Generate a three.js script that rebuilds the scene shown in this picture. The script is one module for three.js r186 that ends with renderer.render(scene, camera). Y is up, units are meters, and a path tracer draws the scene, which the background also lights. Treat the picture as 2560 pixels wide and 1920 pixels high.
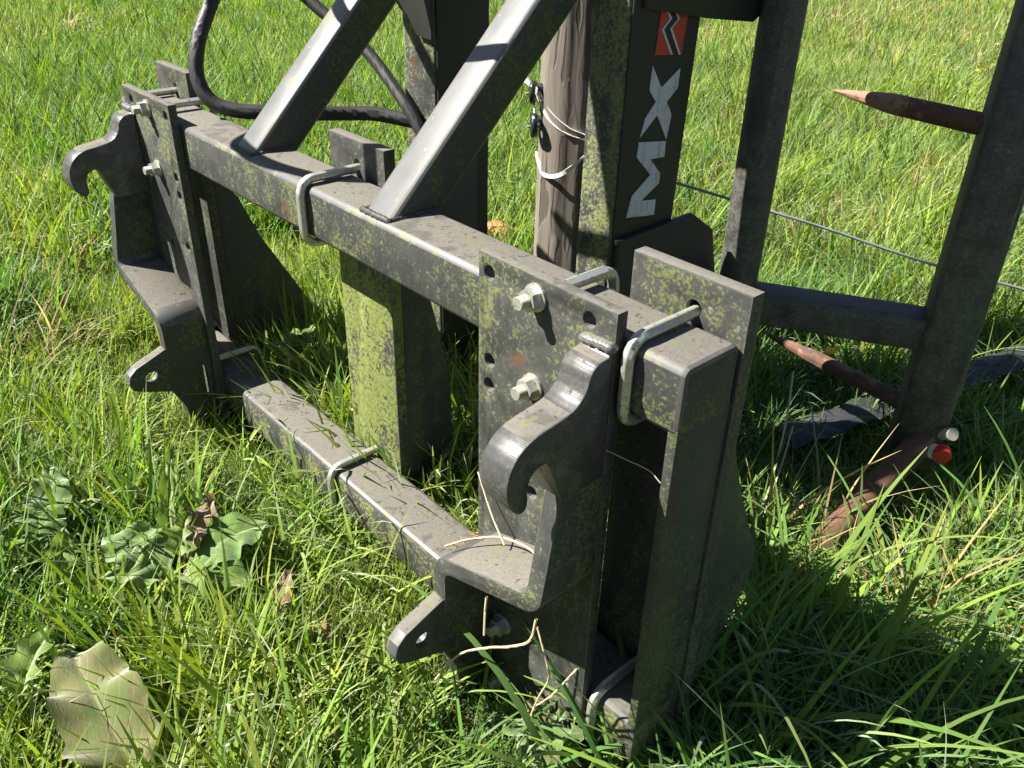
import * as THREE from 'three';
import { mergeGeometries, toCreasedNormals } from 'three/addons/utils/BufferGeometryUtils.js';

// ---------------------------------------------------------------- camera, sky, sun, exposure
const scene = new THREE.Scene();
const camera = new THREE.PerspectiveCamera(47.96, 4 / 3, 0.05, 400);
camera.position.set(0.5271, 0.5061, 0.7475);
camera.up.set(-0.39569, 0.85723, -0.32954);
camera.lookAt(0.5271 - 0.6316, 0.5061 - 0.5145, 0.7475 - 0.57998);

const sunDir = new THREE.Vector3(-0.455, 0.733, 0.506).normalize();
{ // clear blue sky: deep at the zenith, paler towards the horizon and round the sun
  const W = 512, H = 256, d = new Float32Array(W * H * 4), v = new THREE.Vector3();
  for (let j = 0; j < H; j++) for (let i = 0; i < W; i++) {
    const up = ((j + 0.5) / H - 0.5) * Math.PI, az = ((i + 0.5) / W - 0.5) * 2 * Math.PI; v.set(Math.cos(az) * Math.cos(up), Math.sin(up), Math.sin(az) * Math.cos(up));
    const h = Math.pow(1 - Math.max(0, v.y), 3), g = Math.exp((v.dot(sunDir) - 1) * 9), k = (j * W + i) * 4;
    d[k] = 0.027 + 0.085 * h + 0.15 * g; d[k + 1] = 0.05 + 0.097 * h + 0.145 * g; d[k + 2] = 0.105 + 0.09 * h + 0.13 * g; d[k + 3] = 1;
  }
  const t = new THREE.DataTexture(d, W, H, THREE.RGBAFormat, THREE.FloatType); t.mapping = THREE.EquirectangularReflectionMapping; t.magFilter = t.minFilter = THREE.LinearFilter; t.needsUpdate = true;
  scene.background = t; scene.environment = t;
}
const sun = new THREE.DirectionalLight(new THREE.Color(1, 0.955, 0.88), 5);
sun.position.copy(sunDir).multiplyScalar(12);
sun.castShadow = true;
sun.shadow.mapSize.set(4096, 4096);
Object.assign(sun.shadow.camera, { left: -7, right: 7, top: 7, bottom: -7, near: 1, far: 30 });
scene.add(sun, sun.target);

const renderer = new THREE.WebGLRenderer({ antialias: true });
renderer.setSize(1024, 768);
renderer.shadowMap.enabled = true;
renderer.toneMapping = THREE.LinearToneMapping;
renderer.toneMappingExposure = 3.1;

// ---------------------------------------------------------------- random numbers and periodic noise
function rng(seed) { let a = seed >>> 0; return () => { a = (a + 0x6d2b79f5) | 0; let t = Math.imul(a ^ (a >>> 15), 1 | a); t = (t + Math.imul(t ^ (t >>> 7), 61 | t)) ^ t; return ((t ^ (t >>> 14)) >>> 0) / 4294967296; }; }
const R = rng(7), rr = (a, b, r = R) => a + (b - a) * r();
const lattice = new Float32Array(65536); { const r = rng(99); for (let i = 0; i < 65536; i++) lattice[i] = r(); }
const hash2 = (x, y, s) => lattice[((x * 73856093) ^ (y * 19349663) ^ (s * 83492791)) & 65535];
function vnoise(x, y, p, s) {   // value noise, period p cells
  const ix = Math.floor(x), iy = Math.floor(y), fx = x - ix, fy = y - iy, u = fx * fx * (3 - 2 * fx), v = fy * fy * (3 - 2 * fy);
  const w = (k) => ((k % p) + p) % p, x0 = w(ix), x1 = w(ix + 1), y0 = w(iy), y1 = w(iy + 1);
  const a = hash2(x0, y0, s), b = hash2(x1, y0, s), c = hash2(x0, y1, s), d = hash2(x1, y1, s);
  return a + (b - a) * u + (c - a) * v + (a - b - c + d) * u * v;
}
function fbm(u, v, cells, oct, s) { let t = 0, a = 0.5, n = 0; for (let i = 0, c = cells; i < oct; i++, c *= 2, a *= 0.55) { t += a * vnoise(u * c, v * c, c, s + i * 17); n += a; } return t / n; }
function fbm2(u, v, cu, cv, oct, s) { let t = 0, a = 0.5, n = 0; for (let i = 0; i < oct; i++, cu *= 2, cv *= 2, a *= 0.55) { t += a * vnoise2(u * cu, v * cv, cu, cv, s + i * 13); n += a; } return t / n; }
function vnoise2(x, y, px, py, s) { const ix = Math.floor(x), iy = Math.floor(y), fx = x - ix, fy = y - iy, u = fx * fx * (3 - 2 * fx), v = fy * fy * (3 - 2 * fy), x0 = ((ix % px) + px) % px, x1 = (x0 + 1) % px, y0 = ((iy % py) + py) % py, y1 = (y0 + 1) % py, a = hash2(x0, y0, s), b = hash2(x1, y0, s), c = hash2(x0, y1, s), d = hash2(x1, y1, s); return a + (b - a) * u + (c - a) * v + (a - b - c + d) * u * v; }
const sstep = (a, b, x) => { const t = Math.min(1, Math.max(0, (x - a) / (b - a))); return t * t * (3 - 2 * t); };
const mix = (a, b, t) => a + (b - a) * t, mix3 = (a, b, t) => [mix(a[0], b[0], t), mix(a[1], b[1], t), mix(a[2], b[2], t)];
const toSRGB = (x) => 255 * (x <= 0.0031308 ? 12.92 * x : 1.055 * Math.pow(Math.min(1, x), 1 / 2.4) - 0.055);

// A pair of textures, colour (linear values given, stored as sRGB) and height + roughness, covering `size` metres
function makeTextures(n, size, fn) {
  const col = new Uint8Array(n * n * 4), aux = new Uint8Array(n * n * 4);
  for (let j = 0; j < n; j++) for (let i = 0; i < n; i++) {
    const o = fn(i / n, j / n), k = (j * n + i) * 4;
    for (let c = 0; c < 3; c++) col[k + c] = toSRGB(Math.max(0, o.c[c]));
    aux[k] = 255 * Math.min(1, Math.max(0, o.h ?? 0.5)); aux[k + 1] = 255 * Math.min(1, Math.max(0, o.r ?? 0.7)); aux[k + 2] = 0; col[k + 3] = aux[k + 3] = 255;
  }
  const make = (d, srgb) => { const t = new THREE.DataTexture(d, n, n); t.wrapS = t.wrapT = THREE.RepeatWrapping; t.magFilter = THREE.LinearFilter; t.minFilter = THREE.LinearFilter; t.repeat.set(1 / size, 1 / size); if (srgb) t.colorSpace = THREE.SRGBColorSpace; t.needsUpdate = true; return t; };
  return { map: make(col, true), aux: make(aux, false) };
}
function mat(tex, bump, extra = {}) { return new THREE.MeshPhysicalMaterial({ map: tex.map, bumpMap: tex.aux, bumpScale: bump, roughnessMap: tex.aux, roughness: 1, ...extra }); }

// Black paint that weather has turned grey (`film`), with moss in patches and pale lichen specks
function paintTexture({ film, moss, lichen, seed, mossColor = [0.2, 0.21, 0.06], filmColor = [0.15, 0.15, 0.125], rough = 0.5, where = () => 0, size = 0.7 }) {
  return makeTextures(768, size, (u, v) => {
    const big = fbm(u, v, 4, 4, seed), mid = fbm(u, v, 22, 3, seed + 50), fine = fbm(u, v, 150, 2, seed + 90), grain = vnoise(u * 384, v * 384, 384, seed + 5), run = fbm2(u, v, 26, 4, 3, seed + 7);   // run: streaks where water ran down
    let c = mix3([0.03, 0.031, 0.03], [0.05, 0.051, 0.048], mid), h = 0.4 + 0.06 * grain, r = rough + 0.15 * mid;
    const fl = film * sstep(0.05, 0.75, 0.45 + (big - 0.5) * 0.6 + (mid - 0.5) * 0.7 + (fine - 0.5) * 0.8 + (run - 0.5) * 0.7), gk = 0.7 + 0.5 * grain;
    c = mix3(c, [filmColor[0] * gk, filmColor[1] * gk, filmColor[2] * gk], fl); r += 0.2 * fl;
    const w = where(u, v), m = sstep(0.0, 0.42, moss + w + (big - 0.5) * 0.9 + (mid - 0.5) * 0.5 + (fine - 0.5) * 1.0 + (run - 0.5) * 0.8 - 0.42 + (grain - 0.5) * 0.35);
    const k = 0.6 + 0.65 * sstep(0.15, 0.85, fine * 0.5 + grain * 0.5); c = mix3(c, [mossColor[0] * k, mossColor[1] * k, mossColor[2] * k], m * 0.85); h += m * (0.1 + 0.3 * fine); r = mix(r, 0.95, m);
    const s = sstep(0.76 - lichen * 0.1, 0.9 - lichen * 0.08, fbm(u, v, 140, 2, seed + 200)) * sstep(0.4, 0.6, mid);
    c = mix3(c, [0.2, 0.2, 0.13], s * 0.55); h += s * 0.1; r = mix(r, 0.9, s);
    const ru = sstep(0.7, 0.78, fbm(u, v, 9, 4, seed + 400) * 0.6 + fbm2(u, v, 30, 5, 3, seed + 410) * 0.4); c = mix3(c, [0.085, 0.042, 0.02], ru * 0.8);   // rust blooms and runs
    const sc = sstep(0.93, 0.965, vnoise2(u * 9 + v * 4, v * 300 + u * 60, 9, 300, seed + 420)) * sstep(0.5, 0.7, mid); c = mix3(c, [0.2, 0.2, 0.19], sc * 0.5);   // scratches
    return { c, h, r };
  });
}
const T = {
  frame: paintTexture({ film: 0.85, moss: 0.33, lichen: 0.4, seed: 11, filmColor: [0.045, 0.048, 0.039], mossColor: [0.115, 0.132, 0.04] }),
  plate: paintTexture({ film: 0.9, moss: 0.33, lichen: 0.4, seed: 31, filmColor: [0.05, 0.053, 0.042], mossColor: [0.112, 0.126, 0.04] }),
  // the middle clamp plate: bare at the tab above the beam, thick moss below it, thinner along the right edge (u, v are metres / 0.9)
  mossy: paintTexture({ film: 0.9, moss: 0.2, lichen: 0.7, filmColor: [0.062, 0.062, 0.05], seed: 51, size: 0.9, mossColor: [0.175, 0.21, 0.038], where: (u, v) => { const y = v > 0.08 ? v * 0.9 - 0.9 : v * 0.9, x = u > 0.5 ? u * 0.9 - 1.8 : u * 0.9 - 0.9; return y > -0.1 ? 0 : 0.46 - 0.42 * sstep(-0.86 + 0.25 * Math.max(0, -0.2 - y), -0.78 + 0.25 * Math.max(0, -0.2 - y), x + 0.04 * Math.sin(y * 30)); } }),
  algae: paintTexture({ film: 0.7, moss: 0.42, lichen: 0.2, seed: 171, filmColor: [0.045, 0.049, 0.037], mossColor: [0.085, 0.105, 0.025] }),   // green black mottling on the damp side faces
  beamMoss: paintTexture({ film: 0.95, filmColor: [0.062, 0.062, 0.048], moss: 0.48, lichen: 0.5, seed: 131, mossColor: [0.165, 0.18, 0.05] }),
  mast: paintTexture({ film: 0.9, moss: 0.52, lichen: 0.8, seed: 151, mossColor: [0.165, 0.19, 0.06], filmColor: [0.088, 0.088, 0.066] }),
  tube: paintTexture({ film: 0.9, moss: 0.2, lichen: 0.3, seed: 81, mossColor: [0.12, 0.13, 0.045], filmColor: [0.1, 0.102, 0.08] }),
  // settled soil dust on the upper faces, rubbed through to the paint in places
  dust: makeTextures(1024, 0.7, (u, v) => {
    const big = fbm(u, v, 6, 4, 301), mid = fbm(u, v, 30, 4, 302), fine = fbm(u, v, 150, 2, 303), g = vnoise(u * 512, v * 512, 512, 304);
    let c = mix3([0.088, 0.082, 0.068], [0.162, 0.149, 0.124], fine * 0.5 + g * 0.5);
    const worn = sstep(0.56, 0.68, big * 0.55 + mid * 0.45); c = mix3(c, [0.055, 0.054, 0.046], worn * 0.7);
    const speck = sstep(0.77, 0.82, fbm(u, v, 90, 2, 305)); c = mix3(c, [0.04, 0.034, 0.026], speck * 0.8);
    const lich = sstep(0.66, 0.74, fbm(u, v, 40, 3, 306)); c = mix3(c, [0.13, 0.135, 0.06], lich * 0.6);
    return { c, h: 0.4 + 0.3 * fine + 0.15 * g + 0.2 * speck, r: 0.88 };
  }),
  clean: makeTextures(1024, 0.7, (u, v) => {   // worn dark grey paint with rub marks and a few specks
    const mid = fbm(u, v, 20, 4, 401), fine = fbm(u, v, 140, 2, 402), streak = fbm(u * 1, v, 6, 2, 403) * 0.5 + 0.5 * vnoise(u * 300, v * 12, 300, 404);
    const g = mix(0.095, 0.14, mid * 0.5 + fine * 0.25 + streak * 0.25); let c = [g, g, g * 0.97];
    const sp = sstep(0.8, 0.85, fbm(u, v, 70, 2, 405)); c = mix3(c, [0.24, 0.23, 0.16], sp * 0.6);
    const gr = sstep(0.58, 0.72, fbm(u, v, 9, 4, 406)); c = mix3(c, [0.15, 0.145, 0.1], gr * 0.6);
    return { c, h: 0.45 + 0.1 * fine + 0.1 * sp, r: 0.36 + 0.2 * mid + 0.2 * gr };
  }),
  rim: makeTextures(512, 0.5, (u, v) => {   // rounded edges: sun glint put into a paler colour, with worn nicks
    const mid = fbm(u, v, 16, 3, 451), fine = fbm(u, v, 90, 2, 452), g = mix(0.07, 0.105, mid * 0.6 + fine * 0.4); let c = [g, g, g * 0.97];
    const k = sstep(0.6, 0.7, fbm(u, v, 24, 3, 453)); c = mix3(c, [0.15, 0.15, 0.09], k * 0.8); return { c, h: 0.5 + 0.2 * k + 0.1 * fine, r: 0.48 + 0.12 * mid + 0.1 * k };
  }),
  hook: makeTextures(768, 0.35, (u, v) => {   // flame cut steel: ripples across the thickness, paint worn off in patches, rust specks
    const mid = fbm(u, v, 12, 4, 471), fine = fbm(u, v, 100, 2, 472), rip = 0.5 + 0.5 * Math.sin(2 * Math.PI * (v * 150 + 1.6 * vnoise(u * 8, v * 8, 8, 473))), g = mix(0.05, 0.08, fine); let c = [g, g, g * 0.96];
    const bare = sstep(0.5, 0.62, mid * 0.8 + fine * 0.2); c = mix3(c, [0.115, 0.115, 0.11], bare * 0.7); const ru = sstep(0.66, 0.74, fbm(u, v, 26, 4, 474)); c = mix3(c, [0.1, 0.06, 0.035], ru * 0.4);
    return { c, h: 0.4 + 0.25 * rip * (0.4 + 0.6 * mid) + 0.2 * fine, r: 0.42 - 0.05 * bare + 0.35 * ru };
  }),
  zinc: makeTextures(512, 0.2, (u, v) => {
    const a = fbm(u, v, 12, 4, 501), b = fbm(u, v, 60, 3, 502);
    let c = mix3([0.45, 0.47, 0.46], [0.62, 0.62, 0.58], a); c = mix3(c, [0.46, 0.43, 0.22], sstep(0.45, 0.7, b) * 0.75); c = mix3(c, [0.2, 0.18, 0.12], sstep(0.7, 0.8, fbm(u, v, 30, 3, 503)) * 0.7);
    return { c, h: 0.4 + 0.3 * b, r: 0.3 + 0.3 * b };
  }),
  decal: makeTextures(512, 0.2, (u, v) => { const a = fbm(u, v, 8, 4, 551), b = fbm(u, v, 70, 2, 552); let c = mix3([0.52, 0.54, 0.54], [0.68, 0.69, 0.68], a); c = mix3(c, [0.12, 0.13, 0.09], sstep(0.62, 0.72, b * 0.6 + a * 0.4) * 0.7); c = mix3(c, [0.3, 0.31, 0.22], sstep(0.5, 0.75, fbm2(u, v, 20, 5, 3, 553)) * 0.4); return { c, h: 0.5, r: 0.55 + 0.2 * a }; }),
  rust: makeTextures(512, 0.4, (u, v) => {
    const a = fbm(u, v, 10, 4, 601), b = fbm(u, v, 60, 3, 602);
    let c = mix3([0.055, 0.029, 0.019], [0.17, 0.083, 0.043], a * 0.5 + b * 0.5); c = mix3(c, [0.26, 0.15, 0.085], sstep(0.58, 0.72, a) * 0.6); c = mix3(c, [0.05, 0.04, 0.04], sstep(0.62, 0.7, fbm(u, v, 18, 3, 603)) * 0.7);
    return { c, h: 0.3 + 0.5 * b, r: 0.85 };
  }),
  paleRust: makeTextures(512, 0.3, (u, v) => { const a = fbm(u, v, 10, 4, 651), b = fbm(u, v, 60, 3, 652); let c = mix3([0.2, 0.1, 0.06], [0.36, 0.21, 0.13], a * 0.5 + b * 0.5); c = mix3(c, [0.08, 0.04, 0.03], sstep(0.58, 0.7, fbm(u, v, 22, 3, 653)) * 0.7); return { c, h: 0.3 + 0.5 * b, r: 0.85 }; }),
  wood: makeTextures(1024, 0.6, (u, v) => {
    const warp = fbm(u, v, 4, 3, 701) * 0.06, g = fbm(u + warp, v * 0.0625, 64, 3, 702), f = vnoise((u + warp) * 260, v * 10, 260, 703), big = fbm(u, v, 5, 4, 704);
    let c = mix3([0.08, 0.068, 0.056], [0.25, 0.215, 0.175], g * 0.55 + f * 0.25 + big * 0.3); const crack = sstep(0.74, 0.8, vnoise((u + warp * 1.4) * 46, v * 3, 46, 705)); c = mix3(c, [0.03, 0.022, 0.016], crack * 0.5);
    return { c, h: 0.5 + 0.35 * g - 0.5 * crack, r: 0.9 };
  }),
  soil: makeTextures(1024, 1.6, (u, v) => {
    const a = fbm(u, v, 12, 5, 801), b = fbm(u, v, 160, 2, 802);
    let c = mix3([0.03, 0.03, 0.012], [0.075, 0.075, 0.026], a * 0.6 + b * 0.4); c = mix3(c, [0.17, 0.14, 0.07], sstep(0.6, 0.75, fbm(u, v, 50, 3, 803)) * 0.6);
    return { c, h: b, r: 1 };
  }),
};
const M = {
  dust: mat(T.dust, 0.0006), frame: mat(T.frame, 0.0009), plate: mat(T.plate, 0.0009), mossy: mat(T.mossy, 0.0015), tube: mat(T.tube, 0.0008),
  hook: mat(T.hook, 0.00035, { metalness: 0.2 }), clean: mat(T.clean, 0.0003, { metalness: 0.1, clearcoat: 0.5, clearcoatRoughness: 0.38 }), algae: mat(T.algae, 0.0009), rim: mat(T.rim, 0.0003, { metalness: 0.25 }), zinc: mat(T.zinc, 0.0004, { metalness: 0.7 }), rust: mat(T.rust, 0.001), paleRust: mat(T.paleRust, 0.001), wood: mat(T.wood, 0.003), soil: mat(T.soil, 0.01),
  rubber: new THREE.MeshPhysicalMaterial({ color: new THREE.Color(0.022, 0.021, 0.02), roughness: 0.55 }),
  blackPlastic: new THREE.MeshPhysicalMaterial({ color: new THREE.Color(0.02, 0.022, 0.026), roughness: 0.32 }),
  film: new THREE.MeshPhysicalMaterial({ color: new THREE.Color(0.028, 0.03, 0.032), roughness: 0.55 }),
  white: mat(T.decal, 0.0002),
  red: new THREE.MeshPhysicalMaterial({ color: new THREE.Color(0.5, 0.045, 0.02), roughness: 0.5 }),
  redCap: new THREE.MeshPhysicalMaterial({ color: new THREE.Color(0.5, 0.03, 0.015), roughness: 0.45 }),
  black: new THREE.MeshPhysicalMaterial({ color: new THREE.Color(0.012, 0.012, 0.012), roughness: 0.5 }),
  cream: new THREE.MeshPhysicalMaterial({ color: new THREE.Color(0.38, 0.36, 0.29), roughness: 0.6 }),
  tape: new THREE.MeshPhysicalMaterial({ color: new THREE.Color(0.62, 0.61, 0.58), roughness: 0.75 }),
  cable: new THREE.MeshPhysicalMaterial({ color: new THREE.Color(0.2, 0.21, 0.21), roughness: 0.6 }),
  straw: new THREE.MeshPhysicalMaterial({ color: new THREE.Color(0.5, 0.4, 0.24), roughness: 0.85 }),
  needle: new THREE.MeshPhysicalMaterial({ color: new THREE.Color(0.3, 0.15, 0.085), roughness: 0.9 }),
  clay: new THREE.MeshPhysicalMaterial({ color: new THREE.Color(0.5, 0.16, 0.09), roughness: 0.9 }),
  petal: new THREE.MeshPhysicalMaterial({ color: new THREE.Color(0.85, 0.6, 0.02), roughness: 0.5, side: THREE.DoubleSide }),
  stemGreen: new THREE.MeshPhysicalMaterial({ color: new THREE.Color(0.1, 0.2, 0.035), roughness: 0.8 }),
};

// ---------------------------------------------------------------- geometry helpers
// uv in metres by the main direction of each triangle; optional second material for upward faces (the settled dust)
function finish(g, crease = 0.6, top = false, fixed = false) {
  if (g.index) g = g.toNonIndexed();
  g.deleteAttribute('uv'); if (g.attributes.uv1) g.deleteAttribute('uv1');
  g.deleteAttribute('normal');
  g.computeVertexNormals();
  g = toCreasedNormals(g, crease);
  const p = g.attributes.position, n = p.count / 3, a = new THREE.Vector3(), b = new THREE.Vector3(), c = new THREE.Vector3(), nr = new THREE.Vector3();
  const order = [], ups = [], rims = [], du = fixed ? 0 : R() * 3, dv = fixed ? 0 : R() * 3, uvs = new Float32Array(p.count * 2);
  for (let i = 0; i < n; i++) {
    a.fromBufferAttribute(p, i * 3); b.fromBufferAttribute(p, i * 3 + 1); c.fromBufferAttribute(p, i * 3 + 2);
    nr.copy(b).sub(a).cross(c.clone().sub(a)).normalize();
    const ax = Math.abs(nr.x), ay = Math.abs(nr.y), az = Math.abs(nr.z);
    [a, b, c].forEach((q, k) => { const o = (i * 3 + k) * 2; if (ax >= ay && ax >= az) { uvs[o] = q.z + du; uvs[o + 1] = q.y + dv; } else if (ay >= az) { uvs[o] = q.x + du; uvs[o + 1] = q.z + dv; } else { uvs[o] = q.x + du; uvs[o + 1] = q.y + dv; } });
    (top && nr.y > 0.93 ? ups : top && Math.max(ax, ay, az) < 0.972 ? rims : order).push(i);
  }
  g.setAttribute('uv', new THREE.BufferAttribute(uvs, 2));
  if (!top) return g;
  const idx = []; for (const i of order) idx.push(i * 3, i * 3 + 1, i * 3 + 2); const first = idx.length; for (const i of ups) idx.push(i * 3, i * 3 + 1, i * 3 + 2); const second = idx.length; for (const i of rims) idx.push(i * 3, i * 3 + 1, i * 3 + 2);
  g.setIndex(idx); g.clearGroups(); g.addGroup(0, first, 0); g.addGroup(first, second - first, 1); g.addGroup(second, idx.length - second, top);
  return g;
}
const poly = (pts, holes = []) => { const s = new THREE.Shape(pts.map((q) => new THREE.Vector2(...q))); for (const [x, y, r] of holes) { const h = new THREE.Path(); h.absarc(x, y, r, 0, Math.PI * 2, true); s.holes.push(h); } return s; };
function roundRect(x0, x1, y0, y1, r) { const s = new THREE.Shape(); s.moveTo(x0 + r, y0); s.lineTo(x1 - r, y0); s.absarc(x1 - r, y0 + r, r, -Math.PI / 2, 0); s.lineTo(x1, y1 - r); s.absarc(x1 - r, y1 - r, r, 0, Math.PI / 2); s.lineTo(x0 + r, y1); s.absarc(x0 + r, y1 - r, r, Math.PI / 2, Math.PI); s.lineTo(x0, y0 + r); s.absarc(x0 + r, y0 + r, r, Math.PI, Math.PI * 1.5); return s; }
function extrude(shape, depth, b = 0.0015, cs = 5) { const g = new THREE.ExtrudeGeometry(shape, { depth: depth - 2 * b, bevelEnabled: b > 0, bevelThickness: b, bevelSize: b, bevelOffset: -b, bevelSegments: 2, curveSegments: cs }); g.translate(0, 0, b); return g; }
const plateXY = (shape, z0, z1, b) => extrude(shape, z1 - z0, b, 8).translate(0, 0, z0);                          // shape in x, y
const plateYZ = (shape, x0, x1, b) => extrude(shape, x1 - x0, b, 8).rotateY(-Math.PI / 2).translate(x1, 0, 0);     // shape in z, y
function part(parent, name, g, m, crease, label) {
  const two = Array.isArray(m); const o = new THREE.Mesh(finish(g, crease, two && m.length - 1, two && m[0] === M.mossy), m);
  o.name = name; o.castShadow = o.receiveShadow = true; if (label) o.userData.label = label; parent.add(o); return o;
}
function group(parent, name, label) { const o = new THREE.Group(); o.name = name; if (label) o.userData.label = label; parent.add(o); return o; }
const taken = {};
function top(o, name, label, category, grp, kind) {
  const k = taken[name] = (taken[name] ?? -1) + 1; o.name = k ? name + '_' + String(k).padStart(3, '0') : name;
  if (label) o.userData.label = label; if (category) o.userData.category = category; if (grp) o.userData.group = grp; if (kind) o.userData.kind = kind;
  o.traverse((q) => { q.castShadow = q.receiveShadow = true; }); scene.add(o); return o;
}
const V = (x, y, z) => new THREE.Vector3(x, y, z);
function tubePath(pts, r, seg = 60, rad = 10, tension = 0.5) { return new THREE.TubeGeometry(new THREE.CatmullRomCurve3(pts.map((q) => V(...q)), false, 'catmullrom', tension), seg, r, rad, false); }
function bar(a, b, r, rad = 14, r2 = r) {   // capped round bar between two points
  const A = V(...a), B = V(...b), d = B.clone().sub(A), L = d.length(); const g = new THREE.CylinderGeometry(r2, r, L, rad, 4); g.translate(0, L / 2, 0);
  g.applyQuaternion(new THREE.Quaternion().setFromUnitVectors(V(0, 1, 0), d.normalize())); return g.translate(A.x, A.y, A.z);
}

// ---------------------------------------------------------------- ground
const GY = -0.82;
const gnoise = (x, z) => (fbm(x / 40 + 5, z / 40 + 5, 40, 3, 950) - 0.5);
const gh = (x, z) => GY + 0.05 * gnoise(x, z) * Math.min(1, Math.max(0.25, Math.hypot(x + 0.8, z) / 3));
{
  const n = 180, g = new THREE.BufferGeometry(), pos = [], uv = [], ind = [];
  const sp = (t) => Math.sign(t) * (Math.abs(t) < 0.75 ? Math.abs(t) / 0.75 * 14 : 14 + Math.pow((Math.abs(t) - 0.75) / 0.25, 3) * 186);
  for (let j = 0; j <= n; j++) for (let i = 0; i <= n; i++) { const x = sp((i / n) * 2 - 1) - 3, z = sp((j / n) * 2 - 1) - 3; pos.push(x, gh(x, z), z); uv.push(x, z); }
  for (let j = 0; j < n; j++) for (let i = 0; i < n; i++) { const a = j * (n + 1) + i; ind.push(a, a + n + 1, a + 1, a + 1, a + n + 1, a + n + 2); }
  g.setAttribute('position', new THREE.Float32BufferAttribute(pos, 3)); g.setAttribute('uv', new THREE.Float32BufferAttribute(uv, 2)); g.setIndex(ind); g.computeVertexNormals();
  top(new THREE.Mesh(g, M.soil), 'ground', 'dark soil of the meadow under the grass', 'ground', null, 'structure');
}

// ---------------------------------------------------------------- the bale grab
const grab = new THREE.Group();
grab.position.set(0, 0, 0);
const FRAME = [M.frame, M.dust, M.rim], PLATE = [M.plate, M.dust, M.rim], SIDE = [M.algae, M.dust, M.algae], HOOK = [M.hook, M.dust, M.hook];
const XL = -1.73, XC = -0.865;                         // left end and middle of the frame
const mir = (x) => 2 * XC - x;

{ // two square cross beams and the flat end plates that join them
  const bx = (x0, x1, y0, y1, z0, z1, r, b = 0.003) => plateYZ(roundRect(z0, z1, y0, y1, r), x0, x1, b);
  part(grab, 'upper_beam', bx(XL - 0.016, 0.0165, -0.1, 0, -0.111, 0, 0.013, 0.0075), FRAME, 0.5);
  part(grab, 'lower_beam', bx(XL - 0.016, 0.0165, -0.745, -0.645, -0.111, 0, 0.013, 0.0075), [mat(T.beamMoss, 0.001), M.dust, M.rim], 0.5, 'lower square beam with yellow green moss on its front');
  for (const x of [0, XL - 0.016]) part(grab, 'end_plate', bx(x, x + 0.0155, -0.66, -0.085, -0.1105, -0.0015, 0.005, 0.002), SIDE, 0.5);
}

// round bent bolt that runs round a beam: legs at heights ya and yb, from zEnd to the bend at zBend
function uBolt(parent, x, ya, yb, zEnd, zBend, r, zFace) {
  const o = group(parent, 'u_bolt'), c = new THREE.CurvePath(), k = 0.032, s = Math.sign(zBend - zEnd);
  c.add(new THREE.LineCurve3(V(x, ya, zEnd), V(x, ya, zBend - s * k)));
  c.add(new THREE.QuadraticBezierCurve3(V(x, ya, zBend - s * k), V(x, ya, zBend), V(x, ya - k, zBend)));
  c.add(new THREE.LineCurve3(V(x, ya - k, zBend), V(x, yb + k, zBend)));
  c.add(new THREE.QuadraticBezierCurve3(V(x, yb + k, zBend), V(x, yb, zBend), V(x, yb, zBend - s * k)));
  c.add(new THREE.LineCurve3(V(x, yb, zBend - s * k), V(x, yb, zEnd)));
  const pts = []; c.curves.forEach((q, i) => { const n = q.isLineCurve3 ? 4 : 10; for (let j = i ? 1 : 0; j <= n; j++) pts.push(q.getPoint(j / n)); });
  class P extends THREE.Curve { getPoint(t, o2 = V(0, 0, 0)) { const f = t * (pts.length - 1), i = Math.min(pts.length - 2, Math.floor(f)); return o2.copy(pts[i]).lerp(pts[i + 1], f - i); } }
  const tube = new THREE.TubeGeometry(new P(), pts.length * 2, r, 12, false);
  part(o, 'rod', mergeGeometries([tube, ...[ya, yb].map((y) => new THREE.CircleGeometry(r, 12).rotateY(s > 0 ? Math.PI : 0).translate(x, y, zEnd))]), M.zinc, 1.2);
  for (const y of [ya, yb]) {
    const z = zFace;                                       // outer face of the plate the leg passes through
    const turn = rr(0, 1);
    part(o, 'washer', new THREE.CylinderGeometry(0.02, 0.02, 0.004, 24).rotateX(Math.PI / 2).translate(x, y, z - s * 0.002), M.zinc, 0.5);
    const thread = []; for (let t = 0; t < 7; t++) thread.push(new THREE.TorusGeometry(r, 0.0007, 5, 16).translate(x, y, zEnd + s * (0.001 + t * 0.0022)));
    part(o, 'thread', mergeGeometries(thread), M.zinc, 1.2);
    part(o, 'nut', new THREE.CylinderGeometry(0.0165, 0.0165, 0.015, 6).rotateY(turn).rotateX(Math.PI / 2).translate(x, y, z - s * 0.0115), M.zinc, 0.3);
  }
  return o;
}

// ---- hitch brackets: flat plate, hook, joggled arm and lug; the left one is the mirror image of the right one
const hookOutline = [[0.021, -0.004], [0.03, -0.012], [0.045, -0.014], [0.054, -0.019], [0.061, -0.028], [0.066, -0.044], [0.072, -0.054], [0.08, -0.062], [0.095, -0.069], [0.123, -0.074], [0.149, -0.078], [0.168, -0.086], [0.181, -0.097], [0.191, -0.113], [0.196, -0.135], [0.194, -0.152], [0.189, -0.166], [0.182, -0.177], [0.174, -0.183], [0.166, -0.183], [0.161, -0.177], [0.16, -0.165], [0.161, -0.152], [0.157, -0.138], [0.15, -0.13], [0.141, -0.126], [0.131, -0.126], [0.124, -0.134], [0.1, -0.2], [0.021, -0.2]];
function smoothOutline(pts, closedFrom, closedTo) { const c = new THREE.CatmullRomCurve3(pts.slice(closedFrom, closedTo).map((q) => V(q[0], q[1], 0)), false, 'centripetal'); return [...pts.slice(0, closedFrom), ...c.getPoints(70).map((q) => [q.x, q.y]), ...pts.slice(closedTo)]; }
const hookPts = smoothOutline(hookOutline, 2, 27);
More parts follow.
